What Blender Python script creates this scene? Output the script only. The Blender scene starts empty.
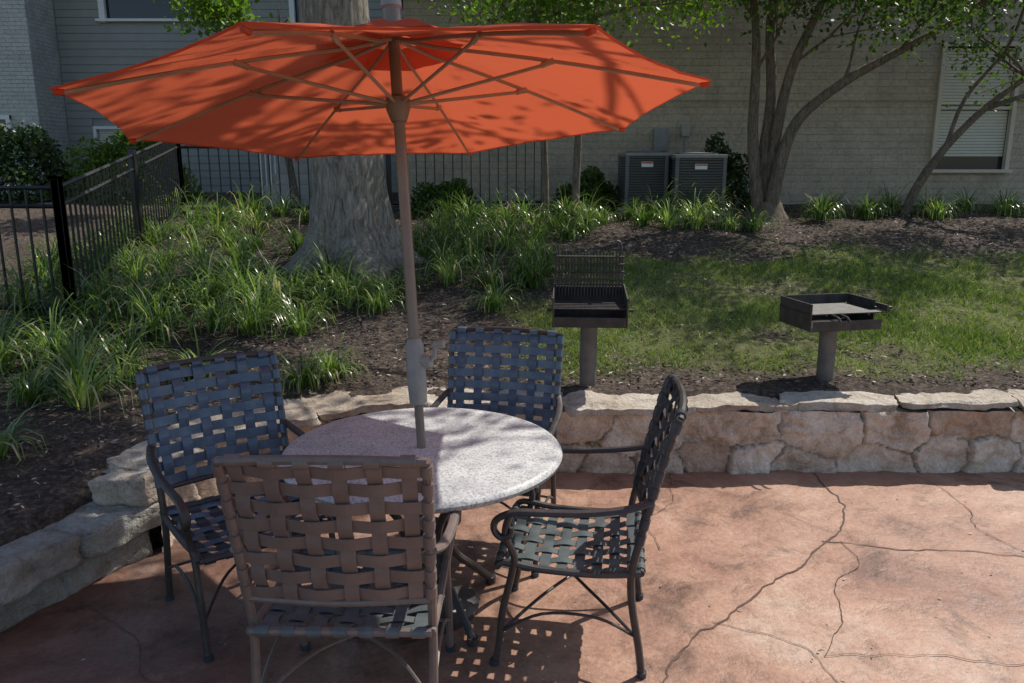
import bpy, bmesh, math, random
import numpy as np
from mathutils import Vector, Matrix, noise
random.seed(7); rng=np.random.default_rng(11)
scene=bpy.context.scene
col=scene.collection

# ------------------------------------------------------------ materials
def newmat(name):
    m=bpy.data.materials.new(name); m.use_nodes=True
    nt=m.node_tree; b=nt.nodes['Principled BSDF']; return m,nt,b
def N(nt,t,**k):
    n=nt.nodes.new(t)
    for a,v in k.items(): setattr(n,a,v)
    return n
def ramp(nt,fac,stops):
    r=N(nt,'ShaderNodeValToRGB'); e=r.color_ramp.elements
    while len(e)<len(stops): e.new(0.5)
    for i,(p,c) in enumerate(stops):
        e[i].position=p; e[i].color=(c[0],c[1],c[2],1)
    nt.links.new(fac,r.inputs[0]); return r.outputs[0]
def noisetex(nt,scale,detail=4,rough=.65,dist=0,vec=None):
    n=N(nt,'ShaderNodeTexNoise'); n.inputs['Scale'].default_value=scale; n.inputs['Detail'].default_value=min(detail,6)
    n.inputs['Roughness'].default_value=rough; n.inputs['Distortion'].default_value=dist
    if vec is None:
        g=N(nt,'ShaderNodeNewGeometry'); vec=g.outputs['Position']
    nt.links.new(vec,n.inputs['Vector']); return n
def bump(nt,b,h,strength=.5,dist=.01,prev=None):
    n=N(nt,'ShaderNodeBump'); n.inputs['Strength'].default_value=strength; n.inputs['Distance'].default_value=dist
    nt.links.new(h,n.inputs['Height'])
    if prev is not None: nt.links.new(prev,n.inputs['Normal'])
    nt.links.new(n.outputs[0],b.inputs['Normal']); return n.outputs[0]
def mixc(nt,fac,a,b,mode='MIX'):
    m=N(nt,'ShaderNodeMix',data_type='RGBA',blend_type=mode)
    for s,v in ((0,fac),(6,a),(7,b)):
        if isinstance(v,(int,float)): m.inputs[s].default_value=v
        elif isinstance(v,tuple): m.inputs[s].default_value=(v[0],v[1],v[2],1)
        else: nt.links.new(v,m.inputs[s])
    return m.outputs[2]
def noisy(name,c1,c2,scale=8,rough=.7,bs=.3,bd=.005,metal=0,bscale=None,spec=.5):
    m,nt,b=newmat(name)
    n=noisetex(nt,scale)
    nt.links.new(ramp(nt,n.outputs[0],[(.3,c1),(.7,c2)]),b.inputs['Base Color'])
    b.inputs['Roughness'].default_value=rough; b.inputs['Metallic'].default_value=metal
    b.inputs['Specular IOR Level'].default_value=spec
    if bs:
        n2=noisetex(nt,bscale or scale*6,2); bump(nt,b,n2.outputs[0],bs,bd)
    return m
def leafmat(name,stops,trans=.35,rough=.45):
    m,nt,b=newmat(name)
    a=N(nt,'ShaderNodeAttribute',attribute_name='rnd')
    c=ramp(nt,a.outputs['Fac'],stops)
    nt.links.new(c,b.inputs['Base Color']); b.inputs['Roughness'].default_value=rough
    if trans>0:
        t=N(nt,'ShaderNodeBsdfTranslucent')
        c2=mixc(nt,1.0,c,(1.1,1.35,.45),'MULTIPLY'); nt.links.new(c2,t.inputs['Color'])
        mx=N(nt,'ShaderNodeMixShader'); mx.inputs[0].default_value=trans
        nt.links.new(b.outputs[0],mx.inputs[1]); nt.links.new(t.outputs[0],mx.inputs[2])
        nt.links.new(mx.outputs[0],nt.nodes['Material Output'].inputs[0])
    return m

def m_patio():
    m,nt,b=newmat('stamped_concrete')
    n1=noisetex(nt,1.1,6,.7,.8); n2=noisetex(nt,6,5,.7,.3); n3=noisetex(nt,45,3,.7); n4=noisetex(nt,2.4,6,.75,.5)
    c=ramp(nt,n1.outputs[0],[(.30,(.21,.10,.065)),(.44,(.33,.172,.113)),(.56,(.41,.235,.158)),(.70,(.49,.345,.26))])
    c2=ramp(nt,n2.outputs[0],[(.3,(.62,.58,.54)),(.5,(1,1,1)),(.75,(1.1,1.14,1.18))])
    c=mixc(nt,.85,c,c2,'MULTIPLY')
    c4=ramp(nt,n4.outputs[0],[(.34,(.38,.35,.32)),(.47,(.94,.94,.94)),(.60,(1,1,1)),(.72,(1.25,1.33,1.4))])
    c=mixc(nt,.9,c,c4,'MULTIPLY')
    c3=ramp(nt,n3.outputs[0],[(.3,(.70,.68,.66)),(.6,(1.08,1.08,1.08))])
    c=mixc(nt,.7,c,c3,'MULTIPLY')
    # west-side shade of umbrella and tree put into slab colour, ragged edge
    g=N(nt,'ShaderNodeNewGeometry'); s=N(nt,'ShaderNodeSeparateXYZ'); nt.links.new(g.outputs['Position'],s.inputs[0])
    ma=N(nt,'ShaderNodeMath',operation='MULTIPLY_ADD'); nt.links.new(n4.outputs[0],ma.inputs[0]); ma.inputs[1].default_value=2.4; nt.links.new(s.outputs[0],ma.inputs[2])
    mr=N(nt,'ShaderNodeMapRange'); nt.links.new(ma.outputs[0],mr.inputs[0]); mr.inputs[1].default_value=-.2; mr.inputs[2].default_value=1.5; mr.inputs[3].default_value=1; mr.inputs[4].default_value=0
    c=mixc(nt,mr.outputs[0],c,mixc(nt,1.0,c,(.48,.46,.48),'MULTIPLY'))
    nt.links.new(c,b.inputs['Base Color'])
    r=ramp(nt,n2.outputs[0],[(.3,(.42,)*3),(.7,(.75,)*3)]); nt.links.new(r,b.inputs['Roughness'])
    p=bump(nt,b,n2.outputs[0],.6,.018); bump(nt,b,n3.outputs[0],.4,.004,p)
    return m
def m_ground():
    m,nt,b=newmat('soil_and_mulch')
    a=N(nt,'ShaderNodeAttribute',attribute_name='grass')
    n1=noisetex(nt,30,5,.75); n2=noisetex(nt,2.5,4,.6)
    mul=ramp(nt,n1.outputs[0],[(.3,(.030,.022,.018)),(.5,(.09,.068,.055)),(.68,(.23,.185,.15))])
    mul=mixc(nt,.6,mul,ramp(nt,n2.outputs[0],[(.3,(.55,.53,.5)),(.7,(1.4,1.35,1.3))]),'MULTIPLY')
    gr=ramp(nt,n1.outputs[0],[(.3,(.07,.08,.03)),(.55,(.16,.17,.065)),(.75,(.28,.25,.14))])
    nt.links.new(mixc(nt,a.outputs['Fac'],mul,gr),b.inputs['Base Color'])
    b.inputs['Roughness'].default_value=.95; b.inputs['Specular IOR Level'].default_value=.2
    bump(nt,b,n1.outputs[0],1,.03); return m
def m_stone(name,lo,mid,hi,mortar=(.24,.20,.165)):
    m,nt,b=newmat(name)
    a=N(nt,'ShaderNodeAttribute',attribute_name='rnd'); e=N(nt,'ShaderNodeAttribute',attribute_name='edge')
    base=ramp(nt,a.outputs['Fac'],[(0,lo),(.35,mid),(.7,hi),(1,mid)])
    n1=noisetex(nt,7,6,.75,.5); n2=noisetex(nt,60,3,.7)
    c=mixc(nt,.85,base,ramp(nt,n1.outputs[0],[(.32,(.45,.37,.30)),(.46,(.88,.82,.75)),(.54,(1,.99,.97)),(.68,(1.25,1.23,1.2))]),'MULTIPLY')
    c=mixc(nt,.5,c,ramp(nt,n2.outputs[0],[(.35,(.6,.6,.6)),(.6,(1.1,1.1,1.1))]),'MULTIPLY')
    c=mixc(nt,e.outputs['Fac'],mortar,c)
    nt.links.new(c,b.inputs['Base Color']); b.inputs['Roughness'].default_value=.9
    p=bump(nt,b,n1.outputs[0],.9,.045); bump(nt,b,n2.outputs[0],.5,.004,p); return m
def m_bark(name,a,c,sc=6):
    m,nt,b=newmat(name)
    g=N(nt,'ShaderNodeNewGeometry'); mp=N(nt,'ShaderNodeMapping'); mp.inputs['Scale'].default_value=(sc,sc,sc*.22)
    nt.links.new(g.outputs['Position'],mp.inputs[0])
    n=noisetex(nt,3.4,6,.8,.8,mp.outputs[0])
    nt.links.new(ramp(nt,n.outputs[0],[(.34,a),(.60,c)]),b.inputs['Base Color'])
    b.inputs['Roughness'].default_value=.95; b.inputs['Specular IOR Level'].default_value=.15
    bump(nt,b,n.outputs[0],1,.05); return m
def m_brick(name,c1,c2,mort,w=.4,h=.2,bs=.8):
    m,nt,b=newmat(name)
    g=N(nt,'ShaderNodeNewGeometry'); s=N(nt,'ShaderNodeSeparateXYZ'); nt.links.new(g.outputs['Position'],s.inputs[0])
    ad=N(nt,'ShaderNodeMath',operation='ADD'); nt.links.new(s.outputs[0],ad.inputs[0]); nt.links.new(s.outputs[1],ad.inputs[1])
    cb=N(nt,'ShaderNodeCombineXYZ'); nt.links.new(ad.outputs[0],cb.inputs[0]); nt.links.new(s.outputs[2],cb.inputs[1])
    br=N(nt,'ShaderNodeTexBrick'); nt.links.new(cb.outputs[0],br.inputs['Vector'])
    br.inputs['Scale'].default_value=1; br.inputs['Brick Width'].default_value=w; br.inputs['Row Height'].default_value=h
    br.inputs['Mortar Size'].default_value=.006; br.inputs['Mortar Smooth'].default_value=.6
    br.inputs['Color1'].default_value=(*c1,1); br.inputs['Color2'].default_value=(*c2,1); br.inputs['Mortar'].default_value=(*mort,1)
    n=noisetex(nt,3,4,.7); n2=noisetex(nt,25,4,.75)
    c=mixc(nt,.7,br.outputs[0],ramp(nt,n.outputs[0],[(.3,(.72,.72,.71)),(.7,(1.12,1.12,1.1))]),'MULTIPLY')
    c=mixc(nt,.5,c,ramp(nt,n2.outputs[0],[(.35,(.6,.6,.6)),(.6,(1.1,1.1,1.1))]),'MULTIPLY')
    nt.links.new(c,b.inputs['Base Color']); b.inputs['Roughness'].default_value=.9
    inv=N(nt,'ShaderNodeMath',operation='SUBTRACT'); inv.inputs[0].default_value=1; nt.links.new(br.outputs[1],inv.inputs[1])
    p=bump(nt,b,inv.outputs[0],bs,.014); bump(nt,b,n2.outputs[0],1,.03,p); return m
def m_fabric():
    m,nt,b=newmat('umbrella_fabric')
    n=noisetex(nt,5,4,.6)
    c=ramp(nt,n.outputs[0],[(.3,(.58,.098,.043)),(.7,(.66,.122,.056))])
    nt.links.new(c,b.inputs['Base Color']); b.inputs['Roughness'].default_value=.85
    b.inputs['Specular IOR Level'].default_value=.2
    bump(nt,b,n.outputs[0],.3,.02)
    t=N(nt,'ShaderNodeBsdfTranslucent'); t.inputs[0].default_value=(.76,.155,.068,1)
    mx=N(nt,'ShaderNodeMixShader'); mx.inputs[0].default_value=.35
    nt.links.new(b.outputs[0],mx.inputs[1]); nt.links.new(t.outputs[0],mx.inputs[2])
    nt.links.new(mx.outputs[0],nt.nodes['Material Output'].inputs[0]); return m
def m_glass(name,c=(.02,.025,.03)):
    m,nt,b=newmat(name); b.inputs['Base Color'].default_value=(*c,1); b.inputs['Roughness'].default_value=.08; return m

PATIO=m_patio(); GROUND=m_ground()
STONE=m_stone('limestone_veneer',(.54,.40,.29),(.67,.55,.44),(.75,.68,.58),(.36,.29,.225))
CAP=m_stone('limestone_cap',(.38,.31,.24),(.48,.42,.35),(.56,.51,.44))
GREYST=m_stone('weathered_limestone',(.24,.235,.21),(.33,.32,.285),(.40,.39,.35))
BARK=m_bark('oak_bark',(.13,.11,.09),(.48,.425,.36)); BARK2=m_bark('smooth_bark',(.10,.08,.062),(.33,.27,.21),10)
FABRIC=m_fabric()
UFRAME=noisy('umbrella_frame_paint',(.32,.235,.18),(.38,.29,.22),20,.4,.05,.001,.1)
POLE=noisy('umbrella_pole_paint',(.18,.145,.115),(.225,.185,.145),12,.38,.05,.001,.1)
CRANK=noisy('crank_plastic',(.25,.24,.23),(.32,.31,.29),20,.45,.05,.001)
FRAME=noisy('bronze_powdercoat',(.045,.040,.040),(.08,.070,.066),30,.38,.2,.001,.2,200)
STRAPB=noisy('vinyl_strap_slate',(.06,.10,.155),(.11,.165,.23),12,.25,.1,.001)
STRAPD=noisy('vinyl_strap_dark',(.03,.038,.048),(.05,.058,.070),12,.33,.1,.001)
STRAPT=noisy('vinyl_strap_shaded_taupe',(.15,.112,.098),(.20,.152,.135),12,.40,.1,.001)  # near chair straps: brown of shade and warm bounce put into the colour
STRAPG=noisy('vinyl_strap_grey',(.080,.095,.10),(.12,.138,.14),12,.34,.1,.001)
FRAMET=noisy('taupe_powdercoat',(.15,.115,.10),(.20,.155,.135),30,.4,.15,.001,.1,200)
def m_table():
    m,nt,b=newmat('cast_stone')
    n=noisetex(nt,6,5,.7); n2=noisetex(nt,110,3,.6)
    c=ramp(nt,n.outputs[0],[(.3,(.42,.43,.425)),(.7,(.58,.59,.58))])
    c=mixc(nt,.8,c,ramp(nt,n2.outputs[0],[(.38,(.45,.45,.45)),(.5,(1,1,1)),(.66,(1.15,1.15,1.15))]),'MULTIPLY')
    nt.links.new(c,b.inputs['Base Color']); b.inputs['Roughness'].default_value=.5
    bump(nt,b,n2.outputs[0],.3,.002); return m
TABLE=m_table()
IRON=noisy('fence_black_paint',(.012,.012,.013),(.022,.022,.023),20,.4,.1,.001)
GRILL=noisy('grill_steel',(.035,.033,.031),(.085,.075,.066),14,.6,.5,.003,.3,80)
POST=noisy('grill_post_steel',(.12,.11,.10),(.20,.18,.16),10,.6,.3,.002,.3,60)
ACM=noisy('ac_painted_steel',(.10,.105,.11),(.13,.135,.14),10,.5,.1,.001)
ACT=noisy('ac_top_paint',(.20,.20,.20),(.26,.26,.255),10,.5,.1,.001)
WALLM=m_brick('split_face_block',(.54,.465,.36),(.58,.50,.39),(.43,.37,.29),.4,.1,.6)
WBRICK=m_brick('painted_brick',(.60,.60,.54),(.66,.66,.60),(.48,.48,.44),.22,.075)
SIDING=noisy('lap_siding_paint',(.27,.275,.245),(.31,.315,.285),4,.7,.1,.002)
TRIM=noisy('white_trim_paint',(.72,.72,.70),(.80,.80,.78),10,.5,.1,.001)
TRIMT=noisy('tan_trim_paint',(.54,.48,.38),(.60,.54,.44),10,.6,.1,.001)
GLASS=m_glass('window_glass'); BLIND=noisy('window_blind',(.66,.67,.61),(.74,.75,.69),10,.6,0)
ROOF=noisy('roof_shingle',(.07,.065,.06),(.12,.11,.10),12,.9,.5,.01)
CRACK=noisy('patio_joint',(.075,.045,.034),(.15,.09,.068),20,.95,.3,.003)
CONC=noisy('plain_concrete',(.30,.29,.27),(.38,.37,.34),8,.85,.4,.004)
LEAF=leafmat('oak_leaves',[(0,(.03,.055,.012)),(.5,(.065,.11,.022)),(1,(.12,.19,.04))],.45)
LEAFY=leafmat('young_leaves',[(0,(.07,.12,.018)),(.5,(.12,.20,.028)),(1,(.2,.28,.04))],.5)
SHRUB=leafmat('shrub_leaves',[(0,(.02,.04,.012)),(.6,(.045,.08,.022)),(1,(.08,.12,.03))],.25)
LIRI=leafmat('liriope_blades',[(0,(.035,.065,.016)),(.35,(.11,.18,.045)),(.68,(.22,.31,.09)),(.9,(.38,.43,.19)),(1,(.52,.45,.27))],.36,.26)
TURF=leafmat('lawn_blades',[(0,(.08,.13,.035)),(.5,(.17,.23,.06)),(.8,(.27,.31,.10)),(1,(.44,.37,.21))],.36,.5)
CHIP=leafmat('mulch_chips',[(0,(.032,.024,.020)),(.5,(.10,.076,.06)),(.85,(.26,.21,.165)),(1,(.52,.45,.37))],.0,.95)

# ------------------------------------------------------------ mesh builder
class MB:
    def __init__(s): s.v=[];s.f=[];s.m=[];s.mats=[]
    def mi(s,mat):
        if mat not in s.mats: s.mats.append(mat)
        return s.mats.index(mat)
    def add(s,vs,fs,mat):
        o=len(s.v); k=s.mi(mat); s.v+= [tuple(p) for p in vs]
        for f in fs: s.f.append([i+o for i in f]); s.m.append(k)
    def box(s,c,d,mat,rot=None,bev=0):
        x,y,z=[k/2 for k in d]
        vs=[Vector((a*x,b*y,e*z)) for a in(-1,1) for b in(-1,1) for e in(-1,1)]
        fs=[(0,1,3,2),(4,6,7,5),(0,4,5,1),(2,3,7,6),(0,2,6,4),(1,5,7,3)]
        if bev>0:
            bm=bmesh.new()
            bv=[bm.verts.new(p) for p in vs]
            for f in fs: bm.faces.new([bv[i] for i in f])
            bmesh.ops.bevel(bm,geom=bm.edges[:],offset=bev,segments=2,affect='EDGES',profile=.6)
            bm.verts.index_update(); vs=[v.co.copy() for v in bm.verts]; fs=[[v.index for v in f.verts] for f in bm.faces]; bm.free()
        if rot is not None: vs=[rot@p for p in vs]
        s.add([p+Vector(c) for p in vs],fs,mat)
    def tube(s,pts,r,mat,seg=8,smooth=0,flat=1.0):
        pts=[Vector(p) for p in pts]
        rs=list(r) if isinstance(r,(list,tuple)) else [r]*len(pts)
        if smooth:
            P=[];R=[]
            for i in range(len(pts)-1):
                p0=pts[max(i-1,0)];p1=pts[i];p2=pts[i+1];p3=pts[min(i+2,len(pts)-1)]
                for k in range(smooth):
                    t=k/smooth
                    P.append(.5*((2*p1)+(p2-p0)*t+(2*p0-5*p1+4*p2-p3)*t*t+(3*p1-p0-3*p2+p3)*t**3)); R.append(rs[i]*(1-t)+rs[i+1]*t)
            P.append(pts[-1]);R.append(rs[-1]); pts,rs=P,R
        n=len(pts); vs=[]; up=None
        for i,p in enumerate(pts):
            t=(pts[min(i+1,n-1)]-pts[max(i-1,0)]).normalized()
            if up is None:
                a=Vector((0,0,1)) if abs(t.z)<.9 else Vector((1,0,0))
                up=(a-t*a.dot(t)).normalized()
            else: up=(up-t*up.dot(t)).normalized()
            b=t.cross(up)
            for k in range(seg):
                a=2*math.pi*k/seg; vs.append(p+(up*math.cos(a)+b*math.sin(a)*flat)*rs[i])
        fs=[(i*seg+k,i*seg+(k+1)%seg,(i+1)*seg+(k+1)%seg,(i+1)*seg+k) for i in range(n-1) for k in range(seg)]
        fs.append(list(range(seg))[::-1]); fs.append([(n-1)*seg+k for k in range(seg)])
        s.add(vs,fs,mat)
    def lathe(s,prof,mat,seg=48,M=Matrix()):
        vs=[];fs=[]
        for r,z in prof:
            for k in range(seg):
                a=2*math.pi*k/seg; vs.append(M@Vector((r*math.cos(a),r*math.sin(a),z)))
        for i in range(len(prof)-1):
            for k in range(seg): fs.append((i*seg+k,i*seg+(k+1)%seg,(i+1)*seg+(k+1)%seg,(i+1)*seg+k))
        fs.append(list(range(seg))[::-1]); fs.append([(len(prof)-1)*seg+k for k in range(seg)])
        s.add(vs,fs,mat)
    def obj(s,name,parent=None,smooth=True,loc=None,rz=0):
        me=bpy.data.meshes.new(name); me.from_pydata(s.v,[],s.f); 
        for m in s.mats: me.materials.append(m)
        me.polygons.foreach_set('material_index',s.m)
        if smooth:
            me.polygons.foreach_set('use_smooth',[True]*len(s.f))
        me.update(); bm=bmesh.new(); bm.from_mesh(me); bmesh.ops.recalc_face_normals(bm,faces=bm.faces[:])
        if smooth:
            for e in bm.edges:
                if len(e.link_faces)==2 and e.calc_face_angle(0)>math.radians(40): e.smooth=False
        bm.to_mesh(me); bm.free()
        o=bpy.data.objects.new(name,me); col.objects.link(o)
        if parent: o.parent=parent
        if loc: o.location=loc
        o.rotation_euler[2]=rz; return o
def empty(name,loc=(0,0,0),rz=0):
    o=bpy.data.objects.new(name,None); col.objects.link(o); o.location=loc; o.rotation_euler[2]=rz; o.empty_display_size=.1; return o
def npmesh(name,V,F,mat,rnd=None,parent=None,smooth=False,k=4):
    me=bpy.data.meshes.new(name); V=np.asarray(V,dtype=np.float32).reshape(-1,3); F=np.asarray(F,dtype=np.int32).reshape(-1,k)
    me.vertices.add(len(V)); me.vertices.foreach_set('co',V.ravel())
    me.loops.add(F.size); me.loops.foreach_set('vertex_index',F.ravel())
    me.polygons.add(len(F)); me.polygons.foreach_set('loop_start',np.arange(0,F.size,k,dtype=np.int32))
    try: me.polygons.foreach_set('loop_total',np.full(len(F),k,dtype=np.int32))
    except Exception: pass
    if rnd is not None:
        a=me.attributes.new('rnd','FLOAT','POINT'); a.data.foreach_set('value',np.asarray(rnd,dtype=np.float32))
    me.materials.append(mat); me.update(calc_edges=True); me.validate()
    if smooth: me.polygons.foreach_set('use_smooth',[True]*len(me.polygons))
    o=bpy.data.objects.new(name,me); col.objects.link(o)
    if parent: o.parent=parent
    return o

# ------------------------------------------------------------ terrain
PX=[-9,-5.2,-2.82,-2.42,-2.02,-1.70,-1.55,-1.25,-.82,-.3,40]
PY=[-14,-4.6,1.2,2.1,2.95,3.62,4.0,4.34,4.56,4.62,4.62]
def wy(x): return np.interp(x,PX,PY)
HY=[-60,1,2.0,3.0,3.6,4.5,5.1,6,8,10.6,12.5,20,120]
HZ=[.2,.2,.22,.26,.33,.42,.45,.57,.86,1.17,1.25,1.32,1.5]
def hz(x,y): 
    x=np.asarray(x,float);y=np.asarray(y,float)
    return np.interp(y,HY,HZ)+.018*np.sin(x*2.1+1)*np.cos(y*1.7)+.01*np.sin(x*5.3+y*4.1)
def hraw(x,y):
    Y=wy(x); sl=(wy(x+.05)-wy(x-.05))/.1; w=(y-Y)/np.sqrt(1+sl*sl)
    t=np.clip((w-.10)/.12,0,1); return (1-t)*(-.04)+t*hz(x,y)
def hzf(x,y): return float(hz(x,y))
def pn_(x,y): return np.sin(x*1.9+.5+np.sin(y*2.3))+np.sin(y*3.1+x*1.3+1.5*np.sin(x*1.1))+.7*np.sin(x*5.7-y*4.3+np.sin(x*3))+.5*np.sin(x*11+y*9.0)
def grassmask(x,y):
    nz=pn_(x,y)*.3
    lft=np.clip((x-(-.10+(y-5.5)*.20)+nz*.6)/.6,0,1)
    top=np.clip((8.9-y+nz*.7)/.8,0,1); bot=np.clip((y-5.10-nz*.25)/.35,0,1)
    hole=np.clip(1.0-.45*np.maximum(pn_(x*1.3+4,y*1.6+2)-.9,0),.12,1)
    far=np.clip((-y-1)/1,0,1)
    return np.maximum(lft*top*bot*hole,far)
xs=np.concatenate([np.arange(-150,-8,8),np.arange(-8,9,.09),np.arange(9,150,8)]); ys=np.concatenate([np.arange(-150,-3,8),np.arange(-3,14,.09),np.arange(14,150,6)])
X,Y=np.meshgrid(xs,ys); Z=hraw(X,Y)
near=(np.abs(X)<8.5)&(Y>3)&(Y<14)&(Z>.1)
Z=Z+near*(rng.random(Z.shape)-.5)*.02
V=np.stack([X,Y,Z],-1).reshape(-1,3); nx=len(xs);ny=len(ys)
i=np.arange(nx*ny).reshape(ny,nx); F=np.stack([i[:-1,:-1],i[:-1,1:],i[1:,1:],i[1:,:-1]],-1).reshape(-1,4)
g=npmesh('ground',V,F,GROUND,smooth=True)
at=g.data.attributes.new('grass','FLOAT','POINT'); at.data.foreach_set('value',grassmask(X,Y).ravel().astype(np.float32))

# patio
bd=[(x+0.0,float(wy(x))+.12) for x in np.concatenate([np.linspace(-4.4,-1.5,30),np.linspace(-1.4,14,30)])]
mb=MB(); pv=[(14,-4,0),]+[(p[0],p[1],0) for p in bd[::-1]]+[(-4.4,-4,0)]
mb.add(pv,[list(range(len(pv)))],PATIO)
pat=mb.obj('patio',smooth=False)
J=[[(1.85,4.60),(1.86,4.25),(1.80,4.0),(1.52,3.62),(1.18,3.28),(.90,3.02),(.72,2.88),(.60,2.68),(.50,2.4),(.46,1.9),(.3,1.2),(.2,.2)],
   [(1.56,3.70),(1.9,3.62),(2.5,3.50),(3.2,3.32),(4.4,3.1),(6,2.95),(8,2.6)],
   [(.82,2.95),(1.0,2.88),(1.16,2.78),(1.2,2.62),(1.22,2.2),(1.5,1.4),(1.6,.4)],
   [(1.65,3.69),(1.62,3.45),(1.44,3.22),(1.36,2.95),(1.19,2.74)],
   [(2.5,3.50),(2.42,3.85),(2.52,4.1),(2.45,4.55)],
   [(1.2,2.74),(1.7,2.72),(2.4,2.6),(3.4,2.4)],
   [(-1.85,3.1),(-1.5,2.85),(-1.35,2.6),(-1.1,2.45),(-1.0,2.1),(-.7,1.5)],
   [(.95,4.6),(.9,4.2),(.72,3.9),(.76,3.6)]]
mb=MB()
for jn,P in enumerate(J):
    P=[Vector((*p,0)) for p in P]; Q=[]
    for a in range(len(P)-1):
        n=max(2,int((P[a+1]-P[a]).length/.02)); p0=P[max(a-1,0)];p1=P[a];p2=P[a+1];p3=P[min(a+2,len(P)-1)]
        for k in range(n):
            t=k/n; Q.append(.5*((2*p1)+(p2-p0)*t+(2*p0-5*p1+4*p2-p3)*t*t+(3*p1-p0-3*p2+p3)*t**3))
    Q.append(P[-1]); vs=[]
    w0=.0048 if jn in(0,) else (.0032 if jn==1 else .0018)
    for k,q in enumerate(Q):
        t=(Q[min(k+1,len(Q)-1)]-Q[max(k-1,0)]).normalized(); n=Vector((-t.y,t.x,0))
        q=q+n*(noise.noise(q*3+Vector((0,0,jn)))*.05+noise.noise(q*14)*.014+noise.noise(q*45)*.005); w=w0*(.35+1.2*(noise.noise(q*9)*.5+.5))
        z=.003+.0005*jn
        vs+=[q+n*w+Vector((0,0,z)),q-n*w+Vector((0,0,z))]
    mb.add(vs,[(2*k,2*k+1,2*k+3,2*k+2) for k in range(len(Q)-1)],CRACK)
mb.obj('patio_joints',parent=pat,smooth=False)

# ------------------------------------------------------------ stone wall
def path(pts):
    P=[Vector((*p,0)) for p in pts]; Q=[]
    for a in range(len(P)-1):
        p0=P[max(a-1,0)];p1=P[a];p2=P[a+1];p3=P[min(a+2,len(P)-1)]
        n=max(3,int((p2-p1).length/.05))
        for k in range(n):
            t=k/n; Q.append(.5*((2*p1)+(p2-p0)*t+(2*p0-5*p1+4*p2-p3)*t*t+(3*p1-p0-3*p2+p3)*t**3))
    Q.append(P[-1]); S=[0]
    for k in range(1,len(Q)): S.append(S[-1]+(Q[k]-Q[k-1]).length)
    qx=np.array([q.x for q in Q]);qy=np.array([q.y for q in Q])
    def at(s):
        return Vector((float(np.interp(s,S,qx)),float(np.interp(s,S,qy)),0))
    def nrm(s):
        a=at(max(s-.05,0));b=at(min(s+.05,S[-1])); t=(b-a).normalized(); return Vector((-t.y,t.x,0))
    return at,nrm,S[-1]
wallroot=empty('stone_retaining_wall')
at_,nr_,L=path([(-1.72,3.58),(-1.56,4.0),(-1.25,4.34),(-.82,4.56),(-.3,4.62),(3,4.62),(9,4.62)])
H=.40
ns=int(L/.012); nt_=34
random.seed(4)
seeds=[];s=0
while s<L+.5:
    w=random.uniform(.26,.66); k=random.random()
    if k<.22:
        seeds.append((s+w*.4,.18+random.uniform(-.03,.03))); s+=w*.75
    elif k<.62:
        h=random.uniform(.11,.24); seeds.append((s+w*.45,h-.09)); seeds.append((s+w*.55+random.uniform(-.10,.10),h+.11)); s+=w
    else:
        h=random.uniform(.12,.24); seeds.append((s+w*.5,h+.10)); seeds.append((s+w*.2,h-.10)); seeds.append((s+w*.75,h-.11)); s+=w*1.05
seeds=[(a,b,random.random(),random.uniform(0,.024),random.uniform(-.16,.16),random.uniform(-.2,.2)) for a,b in seeds]
SA=np.array(seeds)
ss=np.linspace(0,L,ns); tt=np.linspace(0,H,nt_)
V=[];R=[];E=[]
for a in ss:
    p=at_(a); n=nr_(a); near_=SA[np.abs(SA[:,0]-a)<1.0]
    for b in tt:
        wx=a+.06*noise.noise(Vector((a*5,b*5,0)))+.02*noise.noise(Vector((a*22,b*22,0))); wz=b+.06*noise.noise(Vector((a*5,b*5,5)))+.02*noise.noise(Vector((a*22,b*22,8)))
        d=np.sqrt(((near_[:,0]-wx)*.58)**2+(near_[:,1]-wz)**2); o=np.argsort(d)[:2]
        e=d[o[1]]-d[o[0]]; q=near_[o[0]]; f=min(1,max(0,(e-.002)/.010)); f=f*f*(3-2*f)
        rel=.016*f+q[3]*f+q[4]*(a-q[0])*f*.5+q[5]*(b-q[1])*f*.5+.036*noise.fractal(Vector((a*5,b*5,q[2]*9)),1,2.1,5)*f+.024*abs(noise.noise(Vector((a*9,b*16,q[2]*5))))*f
        V.append(p-n*(min(rel,.07)-.03)+Vector((0,0,b-.01))); R.append(q[2]); E.append(f)
ii=np.arange(ns*nt_).reshape(ns,nt_); F=np.stack([ii[:-1,:-1],ii[1:,:-1],ii[1:,1:],ii[:-1,1:]],-1).reshape(-1,4)
o=npmesh('face_stones',[tuple(v) for v in V],F,STONE,R,wallroot,True)
a=o.data.attributes.new('edge','FLOAT','POINT'); a.data.foreach_set('value',np.array(E,dtype=np.float32))
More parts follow.
